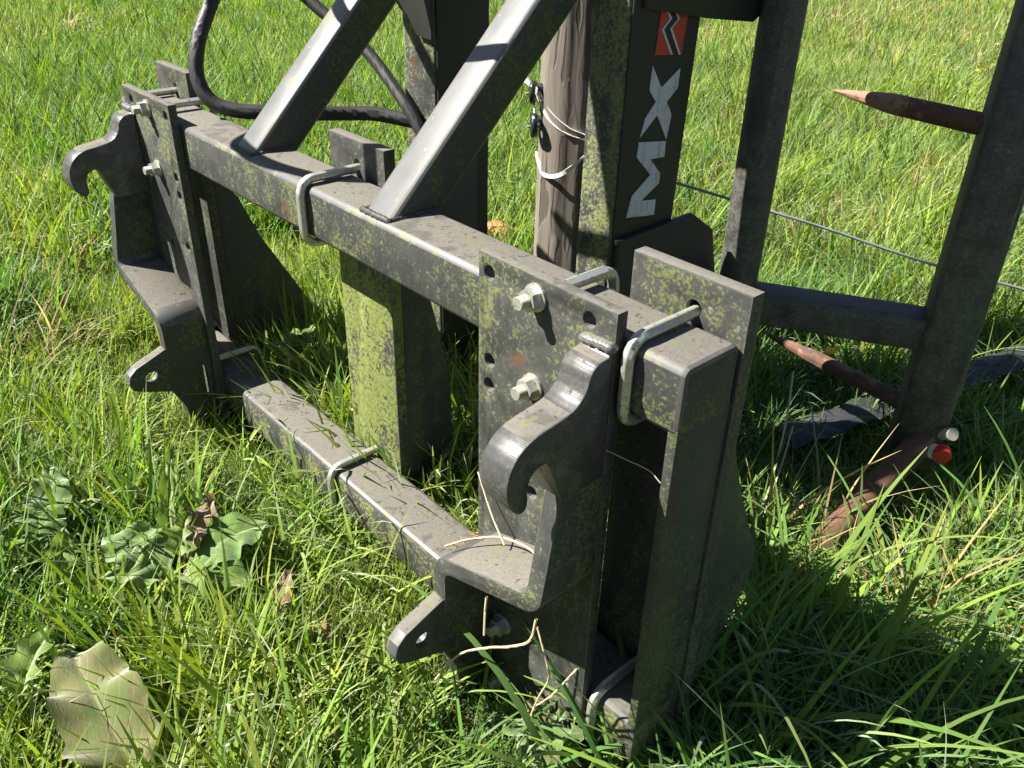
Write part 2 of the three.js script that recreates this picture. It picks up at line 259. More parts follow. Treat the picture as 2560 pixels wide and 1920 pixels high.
function stripPath(pts, t, rad) {   // closed outline of a bent strip of thickness t along pts
  const c = []; for (let i = 0; i < pts.length; i++) { if (i === 0 || i === pts.length - 1) { c.push(pts[i]); continue; } const p = V(...pts[i], 0), a = V(...pts[i - 1], 0).sub(p).normalize().multiplyScalar(rad), b = V(...pts[i + 1], 0).sub(p).normalize().multiplyScalar(rad); const q = new THREE.QuadraticBezierCurve3(p.clone().add(a), p, p.clone().add(b)); for (const k of q.getPoints(8)) c.push([k.x, k.y]); }
  const L = [], Q = []; for (let i = 0; i < c.length; i++) { const a = c[Math.max(0, i - 1)], b = c[Math.min(c.length - 1, i + 1)], dx = b[0] - a[0], dy = b[1] - a[1], l = Math.hypot(dx, dy); L.push([c[i][0] - dy / l * t / 2, c[i][1] + dx / l * t / 2]); Q.push([c[i][0] + dy / l * t / 2, c[i][1] - dx / l * t / 2]); }
  return [...L, ...Q.reverse()];
}
function bracket(flip, label) {
  const o = group(grab, 'hitch_bracket', label), F = (x) => (flip ? mir(x) : x), S = (a, b) => (flip ? [F(b), F(a)] : [a, b]);
  const px = S(-0.34, -0.078), hr = 0.0115;
  const holes = [[-0.317, 0.018], [-0.124, 0.02], [-0.315, -0.121], [-0.316, -0.163], [-0.215, -0.308], [-0.122, -0.645], [-0.31, -0.29], [-0.22, -0.645]].map(([x, y]) => [F(x), y, hr]);
  part(o, 'back_plate', plateXY(poly([[px[0], -0.81], [px[1], -0.81], [px[1], 0.045], [px[0], 0.045]], holes), 0.0015, 0.021, 0.0015), PLATE, 0.4);
  const hx = S(-0.13, -0.078);
  part(o, 'hook', plateYZ(poly(hookPts), hx[0], hx[1], 0.0025), HOOK, 0.55);
  // weld seam along the top of the hook
  const seam = []; { const r = rng(flip ? 5 : 6); for (let i = 0; i <= 14; i++) seam.push(new THREE.SphereGeometry(0.0075 + 0.002 * r(), 8, 6).scale(1, 0.8, 1.1).translate(mix(hx[0] + 0.004, hx[1] - 0.004, i / 14), -0.004 + 0.003 * r(), 0.0235)); }
  part(o, 'weld_seam', mergeGeometries(seam), M.clean, 1.2);
  // joggled arm
  let g = plateXY(poly(stripPath([[F(-0.093), -0.19], [F(-0.093), -0.383], [F(-0.3125), -0.456], [F(-0.3125), -0.55]], 0.03, 0.03)), 0.021, 0.127, 0.002);
  const p = g.attributes.position; for (let i = 0; i < p.count; i++) if (p.getZ(i) > 0.08) { const y = p.getY(i); p.setZ(i, p.getZ(i) - 0.026 * (1 - Math.min(1, Math.max(0, (-y - 0.2) / 0.16)))); }
  part(o, 'joggled_arm', g, PLATE, 0.5);
  const lx = S(-0.327, -0.299);
  const lugShape = poly([[0.021, -0.54], [0.12, -0.528], [0.13, -0.525], [0.205, -0.553], [0.222, -0.568], [0.228, -0.588], [0.221, -0.609], [0.2, -0.62], [0.13, -0.645], [0.105, -0.70], [0.09, -0.8], [0.021, -0.81]]);
  const h = new THREE.Path(); h.absellipse(0.172, -0.588, 0.02, 0.017, 0, Math.PI * 2, true, -0.4); lugShape.holes.push(h);
  if (flip) { const s2 = new THREE.Path([[0.034, -0.60], [0.044, -0.60], [0.044, -0.69], [0.034, -0.69]].reverse().map((q) => new THREE.Vector2(...q))); lugShape.holes.push(s2); }
  part(o, 'lug', plateYZ(lugShape, lx[0] - 0.0, lx[1], 0.002), PLATE, 0.5);
  uBolt(o, F(-0.22), 0.0165, -0.1215, 0.056, -0.133, 0.009, 0.0212);
  uBolt(o, F(-0.27), -0.628, -0.765, 0.056, -0.133, 0.009, 0.0212);
  return o;
}
bracket(false, 'steel hitch bracket beside the open beam end');
bracket(true, 'steel hitch bracket beside the hanging rubber hose');

// ---- three tine brackets clamped to the back of the beams
[[-0.172, 0.02, -0.064, 'plate'], [-0.95, -0.765, -0.857, 'mossy'], [-1.777, -1.592, -1.668, 'plate']].forEach(([x0, x1, xb, m], i) => {
  const o = group(grab, 'tine_bracket', i === 1 ? 'tine bracket thick with yellow green moss' : undefined);
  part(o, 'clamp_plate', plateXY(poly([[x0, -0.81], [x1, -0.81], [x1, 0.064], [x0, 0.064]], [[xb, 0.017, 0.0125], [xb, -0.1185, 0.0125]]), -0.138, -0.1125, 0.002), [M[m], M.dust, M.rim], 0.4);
  for (const gx of [x1 - 0.014, x0 + 0.002]) part(o, 'gusset', plateYZ(poly(i === 0 ? [[-0.139, -0.165], [-0.16, -0.23], [-0.228, -0.366], [-0.258, -0.43], [-0.263, -0.47], [-0.232, -0.535], [-0.139, -0.66]] : i === 1 ? [[-0.139, -0.15], [-0.19, -0.2], [-0.211, -0.265], [-0.228, -0.335], [-0.248, -0.415], [-0.258, -0.5], [-0.26, -0.81], [-0.139, -0.81]] : [[-0.139, -0.165], [-0.155, -0.2], [-0.2, -0.26], [-0.25, -0.385], [-0.33, -0.53], [-0.42, -0.7], [-0.44, -0.81], [-0.139, -0.81]]), gx, gx + 0.012, 0.0015), SIDE, 0.4);
  uBolt(o, xb, 0.0115, -0.1125, -0.168, 0.0105, 0.0085, -0.1382);
  uBolt(o, xb, -0.6335, -0.7575, -0.168, 0.0105, 0.0085, -0.1382);
});

// ---- sloping struts
function strut(x0, x1) {
  const w = x1 - x0, L = 1.0, d = 0.08, g = extrude(roundRect(-w / 2, w / 2, -d / 2, d / 2, 0.011), L, 0.001);   // along +z
  g.applyQuaternion(new THREE.Quaternion().setFromUnitVectors(V(0, 0, 1), V(0, Math.SQRT1_2, -Math.SQRT1_2)));
  const s = -0.012; g.translate((x0 + x1) / 2, -0.0283 + s * 0.707, -0.0443 - s * 0.707);
  const bead = []; const r = rng(Math.floor(-x0 * 1000)); for (let i = 0; i <= 22; i++) bead.push(new THREE.SphereGeometry(0.005 + 0.0018 * r(), 8, 6).translate(mix(x0 + 0.002, x1 - 0.002, i / 22), 0.0005 + 0.001 * r(), -0.0105 - 0.001 * r()));
  for (let i = 0; i <= 24; i++) for (const x of [x0, x1]) bead.push(new THREE.SphereGeometry(0.0046 + 0.0018 * r(), 7, 5).translate(x, 0.0, -0.013 - 0.094 * i / 24));
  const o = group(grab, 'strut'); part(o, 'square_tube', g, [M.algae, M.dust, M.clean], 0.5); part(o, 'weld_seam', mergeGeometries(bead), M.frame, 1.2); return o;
}
strut(-0.686, -0.609); strut(-1.163, -1.086);
part(grab, 'brace', plateYZ(poly([[-0.203, -0.1], [-0.113, -0.1], [-0.113, 0.015], [-0.203, 0.106]]), -0.683, -0.611, 0.004), M.algae, 0.4);

// ---- masts behind the frame
function plate2(pts, x0, x1, m, parent, name) { return part(parent, name, plateYZ(poly(pts), x0, x1, 0.0006), m, 0.4); }
{
  const o = group(grab, 'mast', 'square mast with white lettering and a red badge');
  part(o, 'column', plateYZ(poly([[-0.66, -0.81], [-0.483, -0.81], [-0.49, 0.2], [-0.5, 0.75], [-0.51, 1.05], [-0.72, 1.05], [-0.72, 0.75]]), -0.632, -0.545, 0.008), [M.mossySide = mat(T.mast, 0.0014), M.dust, M.mossySide], 0.5);
  part(o, 'side_plate', plateYZ(poly([[-0.656, -0.8], [-0.494, -0.8], [-0.501, 0.75], [-0.512, 1.04], [-0.71, 1.04], [-0.71, 0.75]]), -0.5452, -0.5405, 0.0015), M.panel = new THREE.MeshPhysicalMaterial({ color: new THREE.Color(0.02, 0.022, 0.018), roughness: 0.55, map: null }), 0.4, 'black painted side of the mast');
  part(o, 'foot_plate', plateYZ(poly([[-0.5, -0.13], [-0.735, -0.125], [-0.815, -0.178], [-0.852, -0.3], [-0.86, -0.6], [-0.5, -0.6]]), -0.5402, -0.5255, 0.002), M.panel, 0.4);
  part(o, 'head_plate', plateYZ(poly([[-0.52, 0.297], [-0.694, 0.268], [-0.849, 0.249], [-0.93, 0.29], [-1.0, 0.45], [-1.0, 0.7], [-0.8, 0.98], [-0.53, 0.98]]), -0.5402, -0.5255, 0.002), M.panel, 0.4);
  const X = -0.5402, badge = [[-0.5735, 0.2895], [-0.6529, 0.2845], [-0.646, 0.2062], [-0.5673, 0.2134]];
  const shift = ([z, y]) => [z - 0.003, y];
  plate2([[-0.561, 0.1953], [-0.5929, 0.1525], [-0.6441, 0.1818], [-0.6428, 0.1452], [-0.614, 0.1229], [-0.6335, 0.0961], [-0.6251, 0.0495], [-0.5891, 0.1015], [-0.5452, 0.0664], [-0.5539, 0.0999], [-0.5812, 0.1273], [-0.5592, 0.1508]].map(shift), X, X + 0.0022, M.white, o, 'letter_x');
  plate2([[-0.5429, 0.0571], [-0.5408, 0.0278], [-0.5875, -0.0151], [-0.5365, -0.0489], [-0.526, -0.0907], [-0.6127, -0.1034], [-0.6131, -0.0707], [-0.5669, -0.0639], [-0.6174, -0.0376], [-0.6179, -0.0172], [-0.5825, 0.0175], [-0.6255, 0.0145], [-0.6246, 0.046]].map(shift), X, X + 0.0022, M.white, o, 'letter_m');
  plate2(badge, X, X + 0.0016, M.red, o, 'badge');
  const zl = [[-0.5883, 0.2886], [-0.6018, 0.2736], [-0.5816, 0.2567], [-0.6155, 0.2095]], zr = [[-0.6117, 0.2872], [-0.6245, 0.2718], [-0.6049, 0.2563], [-0.639, 0.2072]];
  plate2([...zl, ...[...zr].reverse()], X + 0.0004, X + 0.0024, M.black, o, 'badge_stripe');
  for (const z of [zl, zr]) plate2([...z.map(([a, b]) => [a + 0.0028, b]), ...[...z].reverse().map(([a, b]) => [a - 0.0028, b])], X + 0.0004, X + 0.0032, M.white, o, 'badge_line');
  const o2 = group(grab, 'mast', 'square mast without lettering behind the struts');
  part(o2, 'column', plateYZ(poly([[-0.655, -0.81], [-0.49, -0.81], [-0.49, 1.05], [-0.655, 1.05]]), -1.228, -1.108, 0.009), [M.mossySide, M.dust, M.mossySide], 0.5);
  part(o2, 'side_plate', plateYZ(poly([[-0.65, -0.8], [-0.497, -0.8], [-0.497, 1.04], [-0.65, 1.04]]), -1.1082, -1.1035, 0.0015), M.panel, 0.4);
  part(o2, 'head_plate', plateXY(poly([[-1.27, 0.7], [-1.262, 0.27], [-1.215, 0.222], [-1.19, 0.215], [-1.155, 0.175], [-1.1, 0.17], [-1.09, 0.7]]), -0.489, -0.478, 0.002), M.panel, 0.4);
  part(grab, 'added_shade_plate', plateXY(poly([[-1.1, 0.42], [-0.64, 0.33], [-0.64, 0.8], [-1.1, 0.8]]), -0.6, -0.58, 0.002), M.frame, 0.4);  // unseen plate added between the masts to shade the arm behind
}

// ---- swinging arm with rusty tines
{
  const o = group(grab, 'grab_arm', 'swinging arm with three rusty tines'), pv = [-0.493, -0.897], ps = [-0.084, -1.124];
  part(o, 'pivot_tube', bar([pv[0], -0.62, pv[1]], [pv[0], 0.75, pv[1]], 0.045, 28), M.tube, 1.2);
  const dx = ps[0] - pv[0], dz = ps[1] - pv[1], L = Math.hypot(dx, dz), ang = -Math.atan2(dz, dx), turned = (g, y) => g.rotateY(ang).translate((pv[0] + ps[0]) / 2, y, (pv[1] + ps[1]) / 2);
  part(o, 'arm_tube', turned(plateYZ(roundRect(-0.04, 0.04, -0.04, 0.04, 0.01), -L / 2, L / 2, 0.001), -0.362), M.tube, 0.5);
  part(o, 'end_post', extrude(roundRect(-0.055, 0.055, -0.05, 0.05, 0.014), 1.42, 0.004).rotateX(-Math.PI / 2).rotateY(ang).translate(ps[0], -0.7, ps[1]), M.tube, 0.5);
  const tine = (a, b, r, pm) => { const A = V(...a), d = V(...b).sub(A), n = d.length(), turn = new THREE.Quaternion().setFromUnitVectors(V(0, 1, 0), d.normalize()), lathe = (p) => new THREE.LatheGeometry(p.map((q) => new THREE.Vector2(...q)), 18).applyQuaternion(turn).translate(...a);
    part(o, 'tine', lathe([[0, 0], [r, 0], [r * 1.01, n * 0.1], [r * 0.97, n * 0.3], [r * 0.95, n * 0.55], [0, n * 0.55]]), M.rust, 0.5); part(o, 'tine_point', lathe([[0, n * 0.545], [r * 0.94, n * 0.5505], [r * 0.97, n * 0.6], [r * 0.9, n * 0.68], [r * 0.62, n * 0.8], [r * 0.3, n * 0.93], [r * 0.1, n * 0.985], [0, n]]), pm, 0.9); part(o, 'tine_collar', lathe([[0, n * 0.045], [r * 1.5, n * 0.047], [r * 1.5, n * 0.075], [r * 1.2, n * 0.085], [0, n * 0.09]]), M.tube, 0.5); };
  tine([ps[0] + 0.02, 0.083, ps[1] + 0.006], [-0.477, 0.09, -1.13], 0.0225, M.paleRust);
  tine([ps[0] + 0.02, -0.57, ps[1] + 0.006], [-0.56, -0.56, -1.16], 0.0205, M.rust);
  part(o, 'lower_bar', tubePath([[-0.056, -0.62, -1.11], [-0.058, -0.645, -1.03], [-0.06, -0.67, -0.92], [-0.062, -0.7, -0.8], [-0.064, -0.74, -0.67], [-0.066, -0.82, -0.5]], 0.03, 30, 16), M.rust, 1.2, 'bent rusty bar reaching down into the grass');
}

// ---- hoses
{
  const h = group(grab, 'hydraulic_hose', 'black hose looping over the beam end');
  part(h, 'sleeve', tubePath([[-1.62, 0.5, -0.33], [-1.56, 0.38, -0.26], [-1.509, 0.286, -0.202], [-1.477, 0.226, -0.149], [-1.452, 0.156, -0.097], [-1.432, 0.086, -0.074], [-1.4, 0.036, -0.086], [-1.36, 0.018, -0.13], [-1.325, 0.014, -0.19], [-1.31, 0.002, -0.27], [-1.28, -0.004, -0.35], [-1.239, -0.006, -0.41], [-1.17, -0.018, -0.47]], 0.0165, 140, 16), M.rubber, 1.2);
  const h2 = group(grab, 'hydraulic_hose', 'straight black hose between the two struts');
  part(h2, 'sleeve', tubePath([[-1.75, 0.47, -0.26], [-1.56, 0.31, -0.335], [-1.441, 0.216, -0.387], [-1.313, 0.124, -0.444], [-1.171, 0.01, -0.46], [-1.1, -0.08, -0.47]], 0.0145, 80, 14), M.rubber, 1.2);
  const h3 = group(grab, 'hydraulic_hose', 'hose hanging in an arc above the struts');
  part(h3, 'sleeve', tubePath([[-1.75, 0.95, -0.16], [-1.5, 0.72, -0.06], [-1.33, 0.585, -0.03], [-1.15, 0.525, -0.02], [-1.0, 0.525, -0.02], [-0.85, 0.57, -0.02], [-0.7, 0.68, -0.05], [-0.58, 0.85, -0.3], [-0.58, 0.95, -0.52]], 0.0165, 90, 14), M.rubber, 1.2);
  const h4 = group(grab, 'hydraulic_hose', 'hose hanging in a low arc in front of the beam');
  part(h4, 'sleeve', tubePath([[-1.9, 0.9, 0.2], [-1.62, 0.63, 0.34], [-1.47, 0.565, 0.37], [-1.29, 0.548, 0.35], [-1.18, 0.58, 0.3], [-1.05, 0.72, 0.1], [-1.0, 0.9, -0.2], [-1.0, 0.9, -0.5], [-1.0, 0.78, -0.585]], 0.0165, 90, 14), M.rubber, 1.2);
  const c = group(grab, 'hose_coupling', 'hose coupling with a red dust cap');
  const A = [-0.09, -0.66, -1.13], B = [-0.01, -0.64, -1.08];
  part(c, 'body', bar([-0.03, -0.60, -1.115], [0.002, -0.58, -1.1], 0.015, 16), M.cream, 0.6);
  part(c, 'sleeve', bar([-0.075, -0.66, -1.12], [-0.018, -0.63, -1.08], 0.019, 16), M.cream, 0.6);
  part(c, 'dust_cap', bar([-0.012, -0.633, -1.1], [0.0, -0.637, -1.083], 0.021, 20), M.redCap, 0.6);
}
top(grab, 'bale_grab', 'dark steel bale grab with hitch hooks standing in the grass', 'bale grab');

// ---------------------------------------------------------------- fence
{
  const o = new THREE.Group(); o.position.set(-1.148, 0, -0.993);
  const g = new THREE.CylinderGeometry(0.092, 0.096, 1.75, 40, 30, false); const p = g.attributes.position;
  for (let i = 0; i < p.count; i++) { const x = p.getX(i), z = p.getZ(i), y = p.getY(i), a = Math.atan2(z, x); const k = 1 + 0.03 * Math.sin(a * 5 + y * 0.6) + 0.025 * Math.sin(a * 11 + 2 + y) + 0.015 * Math.sin(a * 23 + y * 1.7); p.setX(i, x * k); p.setZ(i, z * k); }
  g.translate(0, 0.0, 0); part(o, 'timber', g, M.wood, 0.8);
  const ins = (y, a, s) => {
    const q = group(o, 'insulator', undefined), cx = Math.cos(a) * 0.085, cz = Math.sin(a) * 0.085, ox = Math.cos(a), oz = Math.sin(a);
    part(q, 'hook_ring', new THREE.TorusGeometry(0.022 * s, 0.0085 * s, 10, 20, 5.4).rotateZ(2.2).rotateY(-a + 1.25).translate(cx + ox * 0.03, y, cz + oz * 0.03), M.blackPlastic, 1.2);
    part(q, 'base', bar([cx - ox * 0.01, y + 0.01, cz - oz * 0.01], [cx + ox * 0.018, y + 0.005, cz + oz * 0.018], 0.018 * s, 12, 0.013 * s), M.blackPlastic, 0.6);
    part(q, 'screw', bar([cx, y, cz], [cx + ox * 0.05, y - 0.004, cz + oz * 0.05], 0.0035, 8), M.zinc, 0.6);
  };
  ins(-0.095, 1.95, 1.15); ins(-0.012, 2.1, 1.05);
  top(o, 'fence_post', 'weathered round wooden fence post with two black insulators', 'fence post');
  // electric fence tape wound round the post
  const ribbon = (pts, w, tw) => { const c = new THREE.CatmullRomCurve3(pts.map((q) => V(...q))), n = 80, pos = [], ind = []; for (let i = 0; i <= n; i++) { const q = c.getPoint(i / n), t = c.getTangent(i / n), s = V(0, 1, 0).applyAxisAngle(t, tw(i / n)).cross(t).normalize(), nn = t.clone().cross(s).multiplyScalar(0.0009); for (const k of [[-1, -1], [1, -1], [1, 1], [-1, 1]]) { const v = q.clone().addScaledVector(s, k[0] * w / 2).addScaledVector(nn, k[1]); pos.push(v.x, v.y, v.z); } } for (let i = 0; i < n; i++) for (let k = 0; k < 4; k++) { const a = i * 4 + k, b = i * 4 + (k + 1) % 4; ind.push(a, b, a + 4, b, b + 4, a + 4); } const g2 = new THREE.BufferGeometry(); g2.setAttribute('position', new THREE.Float32BufferAttribute(pos, 3)); g2.setIndex(ind); return g2; };
  const tape = new THREE.Group();
  part(tape, 'strand', ribbon([[-1.262, 0.035, -0.9], [-1.24, 0.018, -0.89], [-1.2, -0.005, -0.9], [-1.14, -0.056, -0.9], [-1.09, -0.088, -0.92], [-1.045, -0.108, -0.95], [-1.035, -0.135, -0.945], [-1.045, -0.165, -0.92], [-1.075, -0.2, -0.895], [-1.11, -0.218, -0.89], [-1.15, -0.223, -0.893], [-1.185, -0.2, -0.905], [-1.225, -0.185, -0.935]], 0.011, (t) => 6 * t + 0.6), M.tape, 0.6);
  part(tape, 'strand', ribbon([[-1.255, 0.03, -0.905], [-1.2, -0.015, -0.898], [-1.145, -0.07, -0.897], [-1.1, -0.1, -0.915], [-1.06, -0.115, -0.945], [-1.04, -0.112, -0.97]], 0.009, (t) => -5 * t), M.tape, 0.6);
  part(tape, 'strand', ribbon([[-1.21, 0.0, -0.895], [-1.2, -0.03, -0.893], [-1.195, -0.08, -0.893], [-1.19, -0.1, -0.895]], 0.005, (t) => 3 * t), M.tape, 0.6);
  top(tape, 'fence_tape', 'frayed white electric fence tape knotted round the wooden post', 'fence tape');
  const w = part(new THREE.Group(), 'x', tubePath([[-1.09, -0.2, -1.06], [-0.62, -0.325, -1.4], [-0.144, -0.473, -1.792], [1.0, -0.7, -2.7]], 0.0042, 60, 8), M.cable, 1.2);
  top(w, 'fence_wire', 'grey stranded fence wire running low past the rusty tines', 'wire');
}
{ // crumpled strip of black film behind the arm
  const a = V(-0.36, -0.75, -1.02), b = V(-0.06, -0.71, -2.12), n = 90, m = 10, pos = [], ind = [], d = b.clone().sub(a), s = V(0, 1, 0).cross(d).normalize();
  for (let layer = 0; layer < 2; layer++) for (let i = 0; i <= n; i++) for (let j = 0; j <= m; j++) { const u = i / n, v = j / m - 0.5; const q = a.clone().addScaledVector(d, u).addScaledVector(s, v * 0.1 * (0.85 + 0.3 * fbm(u, 0.3, 6, 2, 77))); q.y += 0.02 * (fbm(u, v * 0.1 + 0.5, 24, 3, 61) - 0.5) + 0.012 * (1 - 4 * v * v) + 0.006 * Math.abs(Math.sin(u * 40 + v * 4 + 3 * fbm(u, 0.2, 12, 2, 5))) - layer * 0.004; pos.push(q.x, q.y, q.z); }
  const W = m + 1, off = (n + 1) * W; for (let i = 0; i < n; i++) for (let j = 0; j < m; j++) { const k = i * W + j; ind.push(k, k + W, k + 1, k + 1, k + W, k + W + 1, off + k, off + k + 1, off + k + W, off + k + 1, off + k + W + 1, off + k + W); }
  const g = new THREE.BufferGeometry(); g.setAttribute('position', new THREE.Float32BufferAttribute(pos, 3)); g.setIndex(ind);
  top(part(new THREE.Group(), 'x', g, M.film, 0.5), 'plastic_strip', 'crumpled strip of black plastic film lying in the grass', 'plastic strip');
}
{ // small fired clay piece behind the beam
  const g = new THREE.IcosahedronGeometry(0.045, 3), p = g.attributes.position; for (let i = 0; i < p.count; i++) { const k = 0.8 + 0.4 * vnoise(p.getX(i) * 40 + 9, p.getY(i) * 40 + p.getZ(i) * 31 + 9, 64, 3); p.setXYZ(i, p.getX(i) * k * 1.5, p.getY(i) * k * 0.55, p.getZ(i) * k); }
  g.translate(-1.71, -0.625, -1.215); top(part(new THREE.Group(), 'x', g, M.clay, 0.5), 'clay_fragment', 'orange red clay fragment in the grass behind the upper beam', 'clay fragment');
}
//@@PLANTS
// ---------------------------------------------------------------- dock plants, flowers, stems
const leafTextures = (c1, c2, vein, spot, seed) => makeTextures(512, 1, (u, v) => {   // v along the midrib, u across
  const x = Math.abs(u - 0.5) * 2, side = Math.abs(((v * 9 - x * 2.2) % 1 + 1) % 1 - 0.5) * 2, a = fbm(u, v, 6, 4, seed), b = fbm(u, v, 60, 2, seed + 9);
  let c = mix3(c1, c2, sstep(0.3, 0.7, a * 0.6 + b * 0.4)); const rib = Math.max(1 - sstep(0.015, 0.05, x), (1 - sstep(0.04, 0.2, side)) * 0.55 * (1 - x * 0.6));
  c = mix3(c, vein, rib * 0.8); c = mix3(c, spot, sstep(0.6, 0.7, fbm(u, v, 30, 4, seed + 30)) * 0.7); return { c, h: 0.5 - rib * 0.4 + 0.25 * b, r: 0.55 + 0.2 * b };
});
const leafMat = (t) => mat(t, 0.002, { transmission: 0.45, side: THREE.DoubleSide, roughness: 1, roughnessMap: null, clearcoat: 0.05, clearcoatRoughness: 0.45 });
const LM = {
  fresh: leafMat(leafTextures([0.12, 0.2, 0.02], [0.2, 0.3, 0.03], [0.28, 0.32, 0.08], [0.16, 0.2, 0.03], 1201)),
  dark: leafMat(leafTextures([0.075, 0.165, 0.014], [0.12, 0.225, 0.022], [0.22, 0.29, 0.07], [0.14, 0.2, 0.025], 1301)),
  grey: leafMat(leafTextures([0.1, 0.19, 0.04], [0.17, 0.26, 0.07], [0.27, 0.33, 0.13], [0.2, 0.25, 0.08], 1401)),
  dying: leafMat(leafTextures([0.17, 0.165, 0.05], [0.135, 0.19, 0.035], [0.25, 0.25, 0.1], [0.2, 0.11, 0.055], 1501)),
  brown: leafMat(leafTextures([0.2, 0.12, 0.06], [0.34, 0.22, 0.12], [0.4, 0.28, 0.16], [0.15, 0.15, 0.04], 1601)),
};
const leafTint = { fresh: 'yellow green young leaf', dark: 'dark green leaf', grey: 'pale greyish green leaf', dying: 'withering tan and pale green leaf', brown: 'dry brown curled leaf' };
function leaf(parent, root, tip, width, m, { arch = 0.05, wave = 0.012, curl = 0.2, roll = 0, seed = 1, lift = 0.045 } = {}) {
  const A = V(...root), B = V(...tip), d = B.clone().sub(A), L = d.length(), t0 = d.clone().normalize(), s0 = t0.clone().cross(V(0, 1, 0)).normalize().applyAxisAngle(t0, roll), up0 = s0.clone().cross(t0);
  const n = 56, k = 18, pos = [], uv = [], ind = [];
  for (let i = 0; i <= n; i++) {
    const t = i / n, c = A.clone().addScaledVector(d, t).addScaledVector(up0, arch * 4 * t * (1 - t));
    const w = width / 2 * (t < 0.12 ? 0.09 : Math.pow(Math.sin(Math.PI * Math.pow((t - 0.12) / 0.88, 0.72)), 0.62) * 0.97 + 0.03 * (1 - t));
    for (let j = 0; j <= k; j++) {
      const q = j / k * 2 - 1, ruff = wave * Math.abs(q) * Math.sin(t * 21 + seed + q * 1.4 + 2.5 * vnoise(t * 4 + seed, 2, 64, 9)) * (0.6 + 0.8 * vnoise(t * 6 + seed, q * 2 + 3, 64, 7)), edge = 1 + (0.2 * (vnoise(t * 9 + seed, q > 0 ? 5 : 9, 64, 11) - 0.5) + 0.1 * (vnoise(t * 30 + seed, q > 0 ? 6 : 8, 64, 12) - 0.5)) * Math.abs(q);
      const v = c.clone().addScaledVector(s0, q * w * edge * Math.cos(curl * q)).addScaledVector(up0, Math.abs(q) * w * Math.sin(curl) + ruff - 0.004 * (1 - Math.min(1, Math.abs(q) * 5)));
      pos.push(v.x, v.y, v.z); uv.push(j / k, t);
    }
  }
  for (let i = 0; i < n; i++) for (let j = 0; j < k; j++) { const a = i * (k + 1) + j; ind.push(a, a + 1, a + k + 1, a + 1, a + k + 2, a + k + 1); }
  const g = new THREE.BufferGeometry(); g.setAttribute('position', new THREE.Float32BufferAttribute(pos, 3)); g.setAttribute('uv', new THREE.Float32BufferAttribute(uv, 2)); g.setIndex(ind); g.computeVertexNormals(); g.translate(0, lift, 0);
  const o = new THREE.Mesh(g, LM[m]); o.name = 'leaf'; o.userData.label = leafTint[m]; parent.add(o); return o;
}
